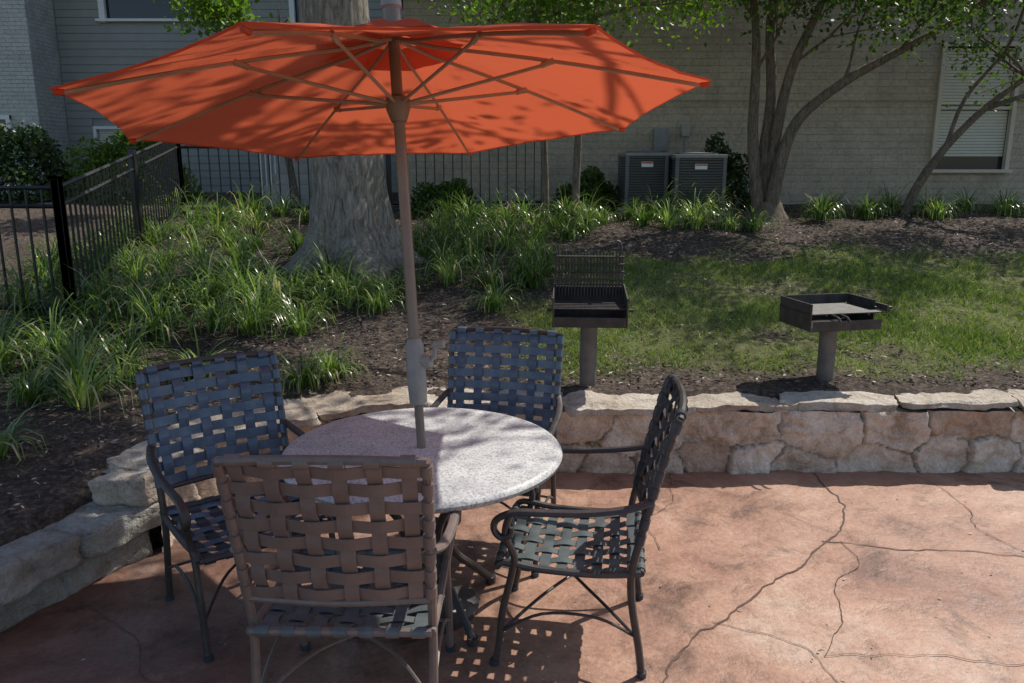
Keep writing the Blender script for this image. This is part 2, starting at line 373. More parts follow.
def blocks(name,at,nr,s0,s1,z0,z1,d0,d1,lmin,lmax,mat,parent,rough=.012,seed=0,cut=9,gap=.006,zv=.010,zlo=0,fv=.03):
    random.seed(seed); V=[];F=[];R=[];s=s0
    while s<s1-.08:
        l=min(random.uniform(lmin,lmax),s1-s); 
        if s1-(s+l)<.15: l=s1-s
        bm=bmesh.new(); bmesh.ops.create_cube(bm,size=2); bmesh.ops.subdivide_edges(bm,edges=bm.edges[:],cuts=cut,use_grid_fill=True)
        bm.verts.index_update(); o=len(V); r=random.random(); f0=random.uniform(-fv,fv); zt=random.uniform(-zv,zv); sk=random.uniform(-.12,.12); db=random.uniform(-.05,.04); zb=random.uniform(0,zlo)
        for v in bm.verts:
            c=v.co.copy()
            k=sum(1 for q in (c.x,c.y,c.z) if abs(q)>.99)
            ins=.009*(k-1) if k>1 else 0
            a_=s+gap+(l-2*gap)*(c.x*.5+.5); b_=d0+f0*(1-(c.y*.5+.5))+(d1+db-d0)*(c.y*.5+.5)
            a_+= sk*c.y*.5; a_-=math.copysign(ins,c.x) if abs(c.x)>.99 else 0
            z=(z0+zb)+(z1+zt-z0-zb)*(c.z*.5+.5)
            if abs(c.z)>.99 and k>1: z-=math.copysign(ins*.8,c.z)
            b_+= -math.copysign(ins,c.y) if abs(c.y)>.99 and k>1 else 0
            p=at(min(max(a_,0),s1+.1)); n=nr(min(max(a_,0),s1))
            w=p+n*b_+Vector((0,0,z)); nv=Vector((noise.noise(w*6+Vector((r*9,0,0))),noise.noise(w*6+Vector((3,r*9,0))),.55*noise.noise(w*5+Vector((0,5,r*9)))))
            nv2=Vector((noise.noise(w*22),noise.noise(w*22+Vector((9,0,0))),.8*noise.noise(w*22+Vector((0,9,0)))))
            w+=nv*rough*2.2+nv2*rough*.9; V.append(tuple(w)); R.append(r)
        for f in bm.faces: F.append([v.index+o for v in f.verts])
        bm.free(); s+=l
    ob=npmesh(name,V,F,mat,R,parent,True)
    a=ob.data.attributes.new('edge','FLOAT','POINT'); a.data.foreach_set('value',np.ones(len(V),dtype=np.float32)); return ob
blocks('cap_stones',at_,nr_,0.0,L,.368,.432,-.015,.36,.22,.80,CAP,wallroot,.018,3,12,.002,.012,.03,.045)
mb=MB()
vs=[];
for s in np.linspace(0,L,80):
    p=at_(s);n=nr_(s); vs+=[p+n*.32+Vector((0,0,-.05)),p+n*.32+Vector((0,0,.37))]
mb.add(vs,[(2*k,2*k+2,2*k+3,2*k+1) for k in range(79)],CONC)
vs=[]
for s in np.linspace(0,L,80):
    p=at_(s);n=nr_(s); vs+=[p+n*.03+Vector((0,0,.375)),p+n*.32+Vector((0,0,.375))]
mb.add(vs,[(2*k,2*k+2,2*k+3,2*k+1) for k in range(79)],CONC)
mb.obj('wall_core',parent=wallroot)
lowroot=empty('low_stone_wall')
at2,nr2,L2=path([(-3.32,0.1),(-2.82,1.2),(-2.42,2.1),(-2.04,2.9),(-1.70,3.60)])
blocks('lower_course',at2,nr2,0,L2,-.02,.135,0,.26,.5,.95,GREYST,lowroot,.018,5,gap=.004)
blocks('upper_course',at2,nr2,0,L2-.03,.137,.275,-.02,.28,.45,.9,GREYST,lowroot,.018,16,gap=.004)
blocks('corner_stone',at2,nr2,L2-.17,L2+.02,.272,.42,-.01,.24,.3,.5,CAP,lowroot,.014,8)

# ------------------------------------------------------------ umbrella + table
tab=empty('patio_table',(-.364,3.085,0))
mb=MB()
mb.lathe([(.02,.672),(.50,.672),(.545,.677),(.565,.690),(.570,.705),(.562,.718),(.545,.724),(.03,.7245)],TABLE,96)
mb.obj('table_top',tab)
mb=MB()
for k in range(4):
    a=math.radians(38+90*k); c,s_=math.cos(a),math.sin(a)
    P=[(.33,.665),(.27,.60),(.15,.48),(.10,.36),(.14,.22),(.26,.10),(.34,.02)]
    mb.tube([(c*r,s_*r,z) for r,z in P],.017,FRAME,8,5)
    mb.tube([(c*.34,s_*.34,0),(c*.34,s_*.34,.03)],.024,FRAME,10)
for R_,z in((.10,.36),(.34,.655)):
    mb.tube([(R_*math.cos(t),R_*math.sin(t),z) for t in np.linspace(0,2*math.pi,33)],.012,FRAME,8)
mb.lathe([(.22,0),(.225,.03),(.20,.05),(.05,.07),(.03,.09),(.028,.36),(.02,.37)],FRAME,32)
mb.obj('table_base',tab)

umb=empty('patio_umbrella')
pb=Vector((-.33,2.995,.03)); pt=Vector((-.467,3.30,2.40)); ax=(pt-pb).normalized()
def onpole(z): return pb+ax*((z-pb.z)/ax.z)
mb=MB()
mb.tube([onpole(.05),onpole(.95)],.0185,POLE,16); mb.tube([onpole(1.10),onpole(2.36)],.0225,POLE,16)
mb.tube([onpole(.90),onpole(.91),onpole(1.0),onpole(1.14),onpole(1.165)],[.027,.036,.040,.037,.027],CRANK,16)
q=onpole(1.08)
mb.tube([q,q+Vector((.065,-.02,.0))],[.028,.024],CRANK,12); mb.tube([q+Vector((.06,-.02,0)),q+Vector((.08,-.03,.02)),q+Vector((.085,-.03,.075))],.010,CRANK,8); mb.tube([q+Vector((.08,-.03,.07)),q+Vector((.12,-.045,.075))],.014,CRANK,8)
mb.tube([onpole(2.33),onpole(2.44)],.035,POLE,16); 
mb.tube([onpole(2.43),onpole(2.45),onpole(2.50),onpole(2.54)],[.026,.042,.038,.014],CRANK,14)
mb.obj('pole',umb)
C=onpole(2.055)
ex=Vector((1,0,.03)); ex=(ex-ax*ex.dot(ax)).normalized(); ey=ax.cross(ex)
R_=1.20; apex=.285; BUL=.018
def cpt(th,r,h): return C+ (ex*math.cos(th)+ey*math.sin(th))*r+ax*h
angs=[math.radians(-10.5+45*k) for k in range(8)]
def canopy(mb,r0,r1,h0,h1,mat,nr=18,nk=12,lift=0,over=0):
    vs=[];
    for a in range(nr+1):
        t=a/nr; r=r0+(r1-r0)*t; h=h0+(h1-h0)*t+lift+BUL*math.sin(math.pi*t)
        for k in range(8):
            th0,th1=angs[k],angs[k]+math.pi/4
            A=cpt(th0,r,h);B=cpt(th1,r,h)
            for j in range(nk):
                u=j/nk; p=A.lerp(B,u); sag=-.022*t*(1-t)*4*4*u*(1-u)
                inw=(C-p); inw=(inw-ax*inw.dot(ax)); 
                p=p+ax*sag*.7+inw*(.035*4*u*(1-u)*t*t*t)
                p+=ax*(.006*noise.noise(p*5)+.004*noise.noise(p*16)*min(1,4*u*(1-u)*2))
                vs.append(p)
    m=8*nk
    fs=[(a*m+k,a*m+(k+1)%m,(a+1)*m+(k+1)%m,(a+1)*m+k) for a in range(nr) for k in range(m)]
    if over:
        o=len(vs)
        for k in range(m): 
            p=vs[nr*m+k]; q=(C-p); q=q-ax*q.dot(ax); vs.append(p-ax*over+q.normalized()*over)
        fs+=[(nr*m+k,nr*m+(k+1)%m,o+(k+1)%m,o+k) for k in range(m)]
    mb.add(vs,fs,mat)
mb=MB(); canopy(mb,.10,R_,apex-.02,0,FABRIC,over=.006); mb.obj('canopy',umb)
mb=MB(); canopy(mb,.025,.30,apex+.035,apex-.055,FABRIC,nr=5,lift=.018,over=.012); mb.obj('vent_cap',umb)
mb=MB()
for th in angs:
    P=[cpt(th,.03,apex-.015)]+[cpt(th,R_*t,apex*(1-t)-.024+(BUL-.002)*math.sin(math.pi*t)) for t in (.15,.3,.45,.6,.75,.9,.965)]
    mb.tube(P,.0075,UFRAME,6,flat=.7)
    a=onpole(2.085)+(ex*math.cos(th)+ey*math.sin(th))*.035; b=cpt(th,R_*.52,apex*.48-.030+BUL)
    mb.tube([a,b],.007,UFRAME,6); mb.tube([b-(b-a).normalized()*.05,b+ax*.008],.011,UFRAME,6)
    e=cpt(th,R_*.965,-.012); mb.tube([e,e+(ex*math.cos(th)+ey*math.sin(th))*.03],.010,FABRIC,8)
h=onpole(2.085)
mb.tube([h-ax*.07,h-ax*.055,h-ax*.02,h+ax*.02,h+ax*.03],[.03,.036,.048,.048,.03],POLE,16)
mb.obj('ribs',umb)

# ------------------------------------------------------------ chairs
def weave(mb,S,nrow,ncol,wr,wc,A,matr,matc,rr,cc):
    def strip(fn,nsamp,width,mat):
        vs=[]
        for k in range(nsamp+1):
            p,n,w=fn(k/nsamp); 
            th=.0016
            for e in(-1,1): vs.append(p+w*e*width/2+n*th)
            for e in(1,-1): vs.append(p+w*e*width/2-n*th)
        fs=[]
        for k in range(nsamp):
            for j in range(4): fs.append((4*k+j,4*k+(j+1)%4,4*k+4+(j+1)%4,4*k+4+j))
        fs.append((3,2,1,0)); fs.append(tuple(4*nsamp+j for j in range(4)))
        mb.add(vs,fs,mat)
    for j,v in enumerate(rr):
        dv=random.uniform(-.004,.004); tw=random.uniform(-.006,.006)
        def fn(t,j=j,v=v):
            v=v+dv+tw*(t-.5); p,n=S(t,v); p2,_=S(t,min(v+.01,1.01)); w=(p2-p).normalized()
            ph=np.interp(t,[0]+list(cc)+[1],[-.5]+list(range(ncol))+[ncol-.5])
            return p+n*A*math.cos(math.pi*(ph+j)),n,w
        strip(fn,ncol*5,wr,matr)
    for i_,u in enumerate(cc):
        du=random.uniform(-.005,.005); tw=random.uniform(-.008,.008)
        def fn(t,i_=i_,u=u):
            u=u+du+tw*(t-.5); p,n=S(u,t); p2,_=S(u+.01,t); w=(p2-p).normalized()
            ph=np.interp(t,[0]+list(rr)+[1],[-.5]+list(range(nrow))+[nrow-.5])
            return p-n*A*math.cos(math.pi*(ph+i_)),n,w
        strip(fn,nrow*5,wc,matc)
def chair(loc,rz,fr,backr,backc,seatr,seatc,sc=1.0):
    root=empty('patio_chair',loc,math.radians(rz)); root.scale=(sc,sc,sc)
    W=.275
    prof=[(-.225,.445),(-.25,.56),(-.275,.68),(-.305,.80),(-.335,.92),(-.365,1.0)]
    py=[p[0] for p in prof]; pz=[p[1] for p in prof]
    mb=MB()
    for sx in(-1,1):
        x=sx*W
        mb.tube([(x,-.27,.0),(x,-.255,.12),(x,-.225,.30),(x,-.222,.42),(x*1.01,-.25,.56),(x*1.02,-.275,.68),(x*1.03,-.305,.80),(x*1.04,-.335,.92),(x*1.04,-.365,1.005)],.0145,fr,8,4)
        A=[(x*1.04,-.285,.70),(x*1.12,-.20,.675),(x*1.16,-.05,.655),(x*1.16,.10,.648),(x*1.14,.20,.640),(x*1.12,.262,.61),(x*1.12,.275,.57),(x*1.12,.25,.54),(x*1.12,.215,.55),(x*1.12,.21,.58)]
        mb.tube(A,[.013]*6+[.013,.012,.011,.009],fr,8,5,flat=1.35)
        mb.tube([(x*1.12,.215,.635),(x*1.10,.235,.55),(x*1.04,.205,.46),(x,.215,.38),(x,.25,.22),(x,.262,.1),(x,.28,0)],.0135,fr,8,5)
        mb.tube([(x,-.255,.415),(x,-.1,.40),(x,.1,.405),(x,.235,.425),(x,.27,.405)],.0135,fr,8,4)
        mb.tube([(x,-.245,.16),(x*.99,-.1,.225),(x*.99,.1,.225),(x,.255,.14)],.0065,fr,6,5)
        for fy in(-.27,.28): mb.tube([(x,fy,0),(x,fy,.022)],.019,STRAPD,10)
    mb.tube([(-W,-.255,.415),(W,-.255,.415)],.0135,fr,8); mb.tube([(-W,.27,.405),(0,.275,.40),(W,.27,.405)],.0135,fr,8,4)
    mb.tube([(-W*1.04,-.365,1.0),(-W*.5,-.385,1.012),(0,-.39,1.015),(W*.5,-.385,1.012),(W*1.04,-.365,1.0)],.0145,fr,8,4)
    mb.tube([(-W*1.0,-.243,.52),(0,-.270,.52),(W*1.0,-.243,.52)],.012,fr,8,4)
    for sx in(-1,1):
        mb.tube([(sx*W,-.245,.16),(sx*.12,-.08,.235),(-sx*.12,.09,.235),(-sx*W,.255,.14)],.0065,fr,6,6)
    mb.obj('frame',root)
    def SB(u,v):
        z=.52+.485*v; y=float(np.interp(z,pz,py)); 
        bow=.028*(1-(2*u-1)**2); w=W*(1+.04*v)
        p=Vector(((2*u-1)*w,y-bow,z)); z2=z+.02; y2=float(np.interp(z2,pz,py)) if z2<1 else y-.008
        t=Vector((0,y2-y,.02)).normalized(); xx=Vector((2*w,.028*4*(2*u-1)*1.0,0)).normalized()
        return p,t.cross(xx)*-1
    def SS(u,v):
        y=-.255+.518*v; sag=.022*math.sin(math.pi*v)*1.0+.012*(1-(2*u-1)**2)
        return Vector(((2*u-1)*W,y,.420-.015*v-sag)),Vector((0,0,1))
    mb=MB()
    nr,nc=8,6
    weave(mb,SB,nr,nc,.041,.043,.0055,backr,backc,[(k+.5)/nr for k in range(nr)],[(k+.5)/nc for k in range(nc)])
    mb.obj('back_straps',root,smooth=False)
    mb=MB(); nr,nc=8,7
    weave(mb,SS,nr,nc,.040,.044,.005,seatr,seatc,[(k+.5)/nr for k in range(nr)],[(k+.5)/nc for k in range(nc)])
    mb.obj('seat_straps',root,smooth=False)
    mb=MB()
    for k in range(6):
        u=(k+.5)/6; p,n=SB(u,1); mb.tube([p+Vector((-.021,.003,.0)),p+Vector((.021,.003,0))],.0185,backc,10)
    for k in range(8):
        for sx in(0,1):
            p,n=SB(sx,(k+.5)/8); q,_=SB(sx,(k+.5)/8+.02); t=(q-p).normalized(); mb.tube([p-t*.02,p+t*.02],.0185,backr,10)
    for k in range(7):
        u=(k+.5)/7; mb.tube([((2*u-1)*W-.02,.27,.403),((2*u-1)*W+.02,.27,.403)],.0175,seatc,10)
        mb.tube([((2*u-1)*W-.02,-.255,.415),((2*u-1)*W+.02,-.255,.415)],.0175,seatc,10)
    mb.obj('strap_wraps',root)
chair((-.53,2.49,0),-1,FRAMET,STRAPT,STRAPT,STRAPG,STRAPG,1.035)
chair((-1.11,3.10,0),-143,FRAME,STRAPB,STRAPB,STRAPB,STRAPD)
chair((-.105,3.68,0),168,FRAME,STRAPB,STRAPB,STRAPB,STRAPD)
chair((.25,2.92,0),82,FRAME,STRAPD,STRAPD,STRAPG,STRAPG)

# ------------------------------------------------------------ grills
def grill1(loc):
    root=empty('park_grill',loc,math.radians(-4)); mb=MB()
    mb.tube([(0,0,-.1),(0,0,.40)],.055,POST,20); mb.box((0,0,.40),(.22,.22,.012),GRILL)
    w,d,h=.235,.19,.22; z0=.41
    mb.box((0,0,z0),(2*w,2*d,.008),GRILL); 
    mb.box((0,d,z0+h/2),(2*w,.008,h),GRILL)
    for sx in(-1,1):
        vs=[(sx*w,-d,z0),(sx*w,d,z0),(sx*w,d,z0+h),(sx*w,-d,z0+h*.82)]
        vs2=[(sx*(w-.008),y,z) for _,y,z in vs]; mb.add(vs+vs2,[(0,1,2,3),(7,6,5,4),(0,4,5,1),(1,5,6,2),(2,6,7,3),(3,7,4,0)],GRILL)
        mb.tube([(sx*w*1.03,-d*.8,z0+.1),(sx*w*1.15,-d*.8,z0+.1)],.01,GRILL)
    mb.box((0,-d,z0+.03),(2*w-.02,.008,.06),GRILL)
    for k in range(6): mb.tube([(-w,-d+.03+.055*k,z0+.11),(w,-d+.03+.055*k,z0+.11)],.005,GRILL,6)
    for k in range(22):
        x=-w+.015+k*(2*w-.03)/21; mb.tube([(x,d-.03,z0+h-.08),(x,d+.02,z0+h+.20+.012*(k%2))],.0065,GRILL,6)
    for zz in(.0,.05,.10,.15,.20): mb.tube([(-w+.005,d-.012,z0+h+zz-.02),(w-.005,d-.012,z0+h+zz-.02)],.007,GRILL,6)
    mb.tube([(w-.03,d,z0+h+.12),(w-.03,d+.01,z0+h+.26),(w-.06,d+.01,z0+h+.28)],.008,GRILL,6,3)
    mb.tube([(-w+.03,d,z0+h+.12),(-w+.03,d+.01,z0+h+.25)],.008,GRILL,6)
    mb.obj('firebox_and_post',root,smooth=True)
def grill2(loc):
    root=empty('park_grill',loc,math.radians(12)); mb=MB()
    mb.tube([(0,0,-.1),(0,0,.36)],.055,POST,20)
    mb.box((0,0,.365),(.24,.22,.012),GRILL)
    w,d=.25,.19; z0=.38
    mb.box((0,0,z0),(2*w,2*d,.008),GRILL)
    mb.box((0,d,z0+.085),(2*w,.008,.17),GRILL); mb.box((-w,0,z0+.085),(.008,2*d-.02,.17),GRILL)
    mb.box((w,.04,z0+.085),(.008,2*d-.1,.17),GRILL); mb.box((0,-d,z0+.03),(2*w-.02,.008,.06),GRILL)
    mb.box((w+.03,0,z0+.13),(.012,2*d,.04),GRILL)
    for k in range(16):
        y=-d+.015+k*(2*d-.03)/15; mb.tube([(-w-.01,y,z0+.105),(w+.01,y,z0+.105)],.0055,GRILL,6)
    for x in(-w*.6,w*.6): mb.tube([(x,-d,z0+.098),(x,d,z0+.098)],.007,GRILL,6)
    for x in(-w*.45,-w*.2): mb.tube([(x,-d,z0+.1),(x,-d-.06,z0+.095),(x,-d-.09,z0+.07)],.008,GRILL,6,3)
    mb.tube([(w,-.1,z0+.12),(w+.11,-.12,z0+.12)],.010,GRILL)
    mb.obj('firebox_and_post',root,smooth=True)
grill1((.50,5.07,.45)); grill2((2.08,5.12,.45))

# ------------------------------------------------------------ fence
fence=empty('iron_fence')
mb=MB()
FP=[(-7.5,6.45),(-3.55,6.32),(-4.45,10.9),(-1.9,11.3)]
def seg(a,b,sa=0.0,h=1.07):
    A=Vector((*a,0));B=Vector((*b,0)); n=int((B-A).length/.125)
    za,zb=hzf(*a),hzf(*b)
    for k in range(n+1):
        p=A.lerp(B,k/n); z=za+(zb-za)*k/n
        mb.box((p.x,p.y,z+.08+(h-.1)/2),(.015,.015,h-.1),IRON)
    for zz in(.1,h-.02,h-.16):
        mb.tube([(A.x,A.y,za+zz),(B.x,B.y,zb+zz)],.018,IRON,4)
    m=max(1,round((B-A).length/2.3))
    for k in range(m+1):
        p=A.lerp(B,k/m); z=za+(zb-za)*k/m; mb.box((p.x,p.y,z+.5),(.065,.065,1.24),IRON,bev=.005); mb.box((p.x,p.y,z+1.13),(.08,.08,.02),IRON)
for a,b in zip(FP[:-1],FP[1:]): seg(a,b)
mb.obj('pickets_and_rails',fence)
f2=empty('iron_fence'); mb=MB(); seg((-1.75,11.55),(.45,11.75),0,1.25); mb.obj('pickets_and_rails',f2)

# ------------------------------------------------------------ buildings
def window(mb,x0,x1,z0,z1,y,blinds=True,fr=.06,T=None):
    T=T or TRIM
    cx,cz=(x0+x1)/2,(z0+z1)/2
    mb.box((cx,y+.06,cz),(x1-x0,.02,z1-z0),GLASS)
    for x in(x0,x1): mb.box((x,y-.01,cz),(fr,.09,z1-z0+fr),T)
    mb.box((cx,y-.012,z1),(x1-x0+fr,.094,fr),T); mb.box((cx,y-.03,z0-.02),(x1-x0+fr*2,.15,.05),T)
    mb.box((cx,y+.0,cz),(x1-x0-fr,.05,.045),T)
    if blinds:
        n=int((z1-z0)/.045)
        for k in range(n):
            z=z0+.04+k*.045
            if z>z1-.03 or abs(z-cz)<.03: continue
            if z<cz and blinds==2 and z<z0+.18: continue
            mb.box((cx,y+.035,z),(x1-x0-fr-.02,.004,.040),BLIND,rot=Matrix.Rotation(math.radians(22),3,'X'))
b1=empty('apartment_building'); mb=MB()
Yb=12.5
wx0,wx1,wz0,wz1=6.42,7.56,1.78,3.6
def wallwith(mb,X0,X1,Z0,Z1,y,wins,mat,th=.25):
    cur=X0
    for (a,b,c,d) in wins:
        mb.box(((cur+a)/2,y+th/2,(Z0+Z1)/2),(a-cur,th,Z1-Z0),mat)
        mb.box(((a+b)/2,y+th/2,(Z0+c)/2),(b-a,th,c-Z0),mat); mb.box(((a+b)/2,y+th/2,(Z1+d)/2),(b-a,th,Z1-d),mat); cur=b
    mb.box(((cur+X1)/2,y+th/2,(Z0+Z1)/2),(X1-cur,th,Z1-Z0),mat)
wallwith(mb,-1.6,15,.9,4.5,Yb,[(wx0,wx1,wz0,wz1),(10.5,11.6,wz0,wz1)],WALLM)
mb.box((-1.475,15,2.7),(.25,4.7,3.6),WALLM); mb.box((6.7,17.2,2.7),(16.6,.25,3.6),WALLM)
for x0_,x1_ in((-1.6,6.33),(7.65,10.4)): mb.box(((x0_+x1_)/2,Yb-.011,2.82),(x1_-x0_,.022,.06),WALLM)
mb.obj('walls',b1,smooth=False)
mb=MB(); window(mb,wx0,wx1,wz0,wz1,Yb,2,.06,TRIMT); window(mb,10.5,11.6,wz0,wz1,Yb,2,.06,TRIMT); mb.obj('windows',b1,smooth=False)
mb=MB(); mb.add([(-1.9,Yb-.15,4.5),(15.3,Yb-.15,4.5),(15.3,17.5,4.5),(-1.9,17.5,4.5),(-1.9,14.9,5.6),(15.3,14.9,5.6)],[(0,1,5,4),(2,3,4,5),(0,4,3),(1,2,5),(0,3,2,1)],ROOF)
mb.box((6.7,Yb-.17,4.47),(17.2,.04,.14),TRIM); mb.obj('roof',b1,smooth=False)
mb=MB()
mb.box((2.25,Yb-.06,2.22),(.22,.12,.34),ACT,bev=.01); mb.box((2.62,Yb-.06,2.36),(.12,.12,.18),CONC,bev=.01); mb.tube([(2.25,Yb-.05,2.05),(2.25,Yb-.05,1.3)],.018,ACT); mb.tube([(2.62,Yb-.05,2.25),(2.62,Yb-.05,1.3)],.015,ACT)
mb.obj('utility_boxes',b1)
b2=empty('apartment_building'); mb=MB()
Y2=17.0
WN=[(-8.6,-8.0,1.7,2.6),(-8.2,-5.9,4.70,6.2),(-4.4,-3.4,4.62,6.2)]
wallwith(mb,-9.15,-.8,.9,3.6,Y2,[WN[0]],SIDING); wallwith(mb,-9.15,-.8,3.601,7.2,Y2,WN[1:],SIDING)
mb.box((-5.0,Y2+4,4.05),(8.3,.25,6.3),SIDING); mb.box((-.9,Y2+2,4.05),(.25,3.7,6.3),SIDING)
z=1.0
while z<7.1:
    segs=[(-9.15,-.8)]
    for w in WN:
        if z+.15>w[2]-.05 and z<w[3]+.05:
            ns_=[]
            for s0,s1 in segs:
                if w[0]>s0 and w[1]<s1: ns_+=[(s0,w[0]-.04),(w[1]+.04,s1)]
                else: ns_.append((s0,s1))
            segs=ns_
    for s0,s1 in segs: mb.box(((s0+s1)/2,Y2-.022,z+.075),(s1-s0,.012,.17),SIDING,rot=Matrix.Rotation(math.radians(-6),3,'X'))
    z+=.15
mb.obj('siding_walls',b2,smooth=False)
mb=MB()
wallwith(mb,-19,-9.17,.9,3.6,Y2-1.0,[(-17.6,-16.4,1.8,3.4),(-11.6,-9.75,1.75,2.75)],WBRICK)
wallwith(mb,-19,-9.17,3.601,7.2,Y2-1.0,[(-12.4,-9.95,3.95,5.3)],WBRICK)
mb.box((-9.28,Y2-.35,4.05),(.22,.78,6.3),WBRICK); mb.obj('brick_walls',b2,smooth=False)
mb=MB()
window(mb,*WN[0],Y2,1); window(mb,*WN[1],Y2,0,.12); window(mb,*WN[2],Y2,0,.1)
window(mb,-17.6,-16.4,1.8,3.4,Y2-1,1); window(mb,-11.6,-9.75,1.75,2.75,Y2-1,0,.08); window(mb,-12.4,-9.95,3.95,5.3,Y2-1,0,.1)
mb.obj('windows',b2,smooth=False)
mb=MB(); mb.add([(-19.4,Y2-1.4,7.2),(-.4,Y2-1.4,7.2),(-.4,Y2+4.4,7.2),(-19.4,Y2+4.4,7.2),(-17,Y2+1.5,9),(-3,Y2+1.5,9)],[(0,1,5,4),(2,3,4,5),(0,4,3),(1,2,5),(0,3,2,1)],ROOF); mb.obj('roof',b2,smooth=False)

st=empty('concrete_steps',(-3.35,12.6,1.2)); mb=MB()
for k in range(5): mb.box((0,.28*k,.085+.17*k),(1.1,.28,.17),CONC,bev=.01); 
for k in range(1,5): mb.box((0,.28*k,.085*k),(1.08,.27,.17*k-.01),CONC)
for x in(-.5,.5):
    mb.tube([(x,-.1,.9),(x,1.15,1.65)],.02,TRIM,8)
    for k in range(6): mb.tube([(x,-.1+.25*k,.0+.15*k),(x,-.1+.25*k,.9+.15*k)],.01,TRIM,6)
mb.obj('steps_and_rails',st)

# ------------------------------------------------------------ AC units
def ac(loc,w,h,rz):
    root=empty('air_conditioner_unit',loc,math.radians(rz)); mb=MB()
    mb.box((0,0,.03),(w+.1,w+.1,.08),CONC,bev=.01)
    for sx in(-1,1):
        for sy in(-1,1): mb.box((sx*(w/2-.02),sy*(w/2-.02),.07+h/2),(.05,.05,h),ACM,bev=.008)
    mb.box((0,0,.07+h/2),(w-.07,w-.07,h-.04),GRILL)
    n=int(h/.035)
    for k in range(n):
        z=.10+k*.035
        for sy in(-1,1):
            mb.box((0,sy*(w/2-.012),z),(w-.06,.012,.02),ACM,rot=Matrix.Rotation(math.radians(25*-sy),3,'X'))
            mb.box((sy*(w/2-.012),0,z),(.012,w-.06,.02),ACM)
    mb.box((0,0,.07+h+.012),(w+.02,w+.02,.045),ACT,bev=.012)
    mb.lathe([(.05,.07+h+.04),(w*.42,.07+h+.038),(w*.42,.07+h+.055),(w*.40,.07+h+.055),(.05,.07+h+.07)],ACM,28)
    mb.box((0,-w/2-.004,.07+h-.12),(.16,.006,.07),TRIM); mb.box((0,-w/2-.0085,.07+h-.10),(.15,.004,.018),FABRIC)
    mb.obj('cabinet',root)
ac((1.82,11.35,1.19),.58,.72,3); ac((2.50,11.05,1.16),.66,.72,-2)

# ------------------------------------------------------------ leaves & trees
SX,SY=.64,.53   # horizontal travel of the sun's rays per metre of height
def leafquads(cent,size,aspect=.55):
    n=len(cent); d=rng.normal(size=(n,3)); d/=np.linalg.norm(d,axis=1)[:,None]
    e=rng.normal(size=(n,3)); e-=d*(e*d).sum(1)[:,None]; e/=np.linalg.norm(e,axis=1)[:,None]
    s=(size*(.6+.8*rng.random(n)))[:,None]
    V=np.stack([cent-d*s*.5,cent+e*s*aspect*.5,cent+d*s*.5,cent-e*s*aspect*.5],1)
    return V.reshape(-1,3),np.arange(4*n).reshape(-1,4)
def leaves(name,clusters,per,spread,size,mat,parent,flat=.7):
    c=np.repeat(np.array(clusters),per,axis=0); off=rng.normal(size=c.shape)*spread*.5; off[:,2]*=flat
    c=c+off; V,F=leafquads(c,size)
    cl=np.repeat(rng.random(len(clusters))*.5,per)+rng.random(len(c))*.5
    return npmesh(name,V,F,mat,np.repeat(cl,4),parent)
def limb(mb,p,d,length,r,depth,tips,mat,spread=.6,up=.15,segs=5):
    pts=[p.copy()];rs=[r];q=p.copy();dd=d.normalized()
    for k in range(segs):
        dd=(dd+Vector((random.gauss(0,.14),random.gauss(0,.14),random.gauss(0,.10)+up*.3))).normalized()
        q=q+dd*length/segs; pts.append(q.copy()); rs.append(r*(1-.5*(k+1)/segs))
        if depth<=1: tips.append(tuple(q))
    mb.tube(pts,rs,mat,7 if r>.03 else 5)
    if depth>0:
        for c in range(3):
            k=random.randint(2,segs); a=Vector((random.gauss(0,1),random.gauss(0,1),random.gauss(0,.5))).normalized()
            limb(mb,pts[k],(dd+a*spread*1.2),length*random.uniform(.55,.75),rs[k]*.62,depth-1,tips,mat,spread,up,4)
    else: tips.append(tuple(q))
random.seed(21)
oak=empty('oak_tree'); mb=MB(); ox,oy=-1.66,8.15; oz=hzf(ox,oy)
zs=[-.15,0,.08,.2,.4,.7,1.1,1.6,2.2,2.8,3.4]; vs=[];SEG=60
for z in zs:
    r0=.37+.30*math.exp(-max(z,0)/.22)-.018*z
    for k in range(SEG):
        a=2*math.pi*k/SEG; fl=1+(.16*math.exp(-max(z,0)/.5))*math.sin(a*5+1)+.05*math.sin(a*3+z)+.03*math.sin(a*9+z*2)+.012*math.sin(a*23+z)
        vs.append((ox+.02-z*.03+r0*fl*math.cos(a),oy+r0*fl*math.sin(a),oz+z))
fs=[(i_*SEG+k,i_*SEG+(k+1)%SEG,(i_+1)*SEG+(k+1)%SEG,(i_+1)*SEG+k) for i_ in range(len(zs)-1) for k in range(SEG)]
mb.add(vs,fs,BARK)
top=Vector((ox-.08,oy,oz+3.3)); tips=[]
for k in range(8):
    a=k*math.pi/4+.3; d=Vector((math.cos(a),math.sin(a),.55+.25*(k%2)))
    limb(mb,top-Vector((0,0,.25*(k%3))),d,random.uniform(3.0,3.8),.17,2,tips,BARK,.6,.12)
limb(mb,top,Vector((0,0,1)),3,.22,2,tips,BARK)
for P in ([top,(-.8,7.2,5.1),(.4,6.2,5.7),(1.7,5.2,6.0),(2.6,4.5,6.1)],[top,(-1.3,6.9,5.3),(-.5,5.8,5.9),(.6,4.9,6.2),(1.5,4.1,6.3)]):  # unseen overhead limbs, added to cast leaf shade on the west patio
    P=[Vector(p) for p in P]; mb.tube(P,[.17,.14,.11,.08,.05],BARK,8,4)
    for k in range(1,5):
        for j in range(4): limb(mb,P[k],Vector((random.gauss(0,1),random.gauss(0,1),.15)),1.5,.04,1,tips,BARK,.7,.03,4)
mb.obj('trunk_and_limbs',oak)
cl=[]  # leaf clusters kept by where their shadow lands, to shape the dapples
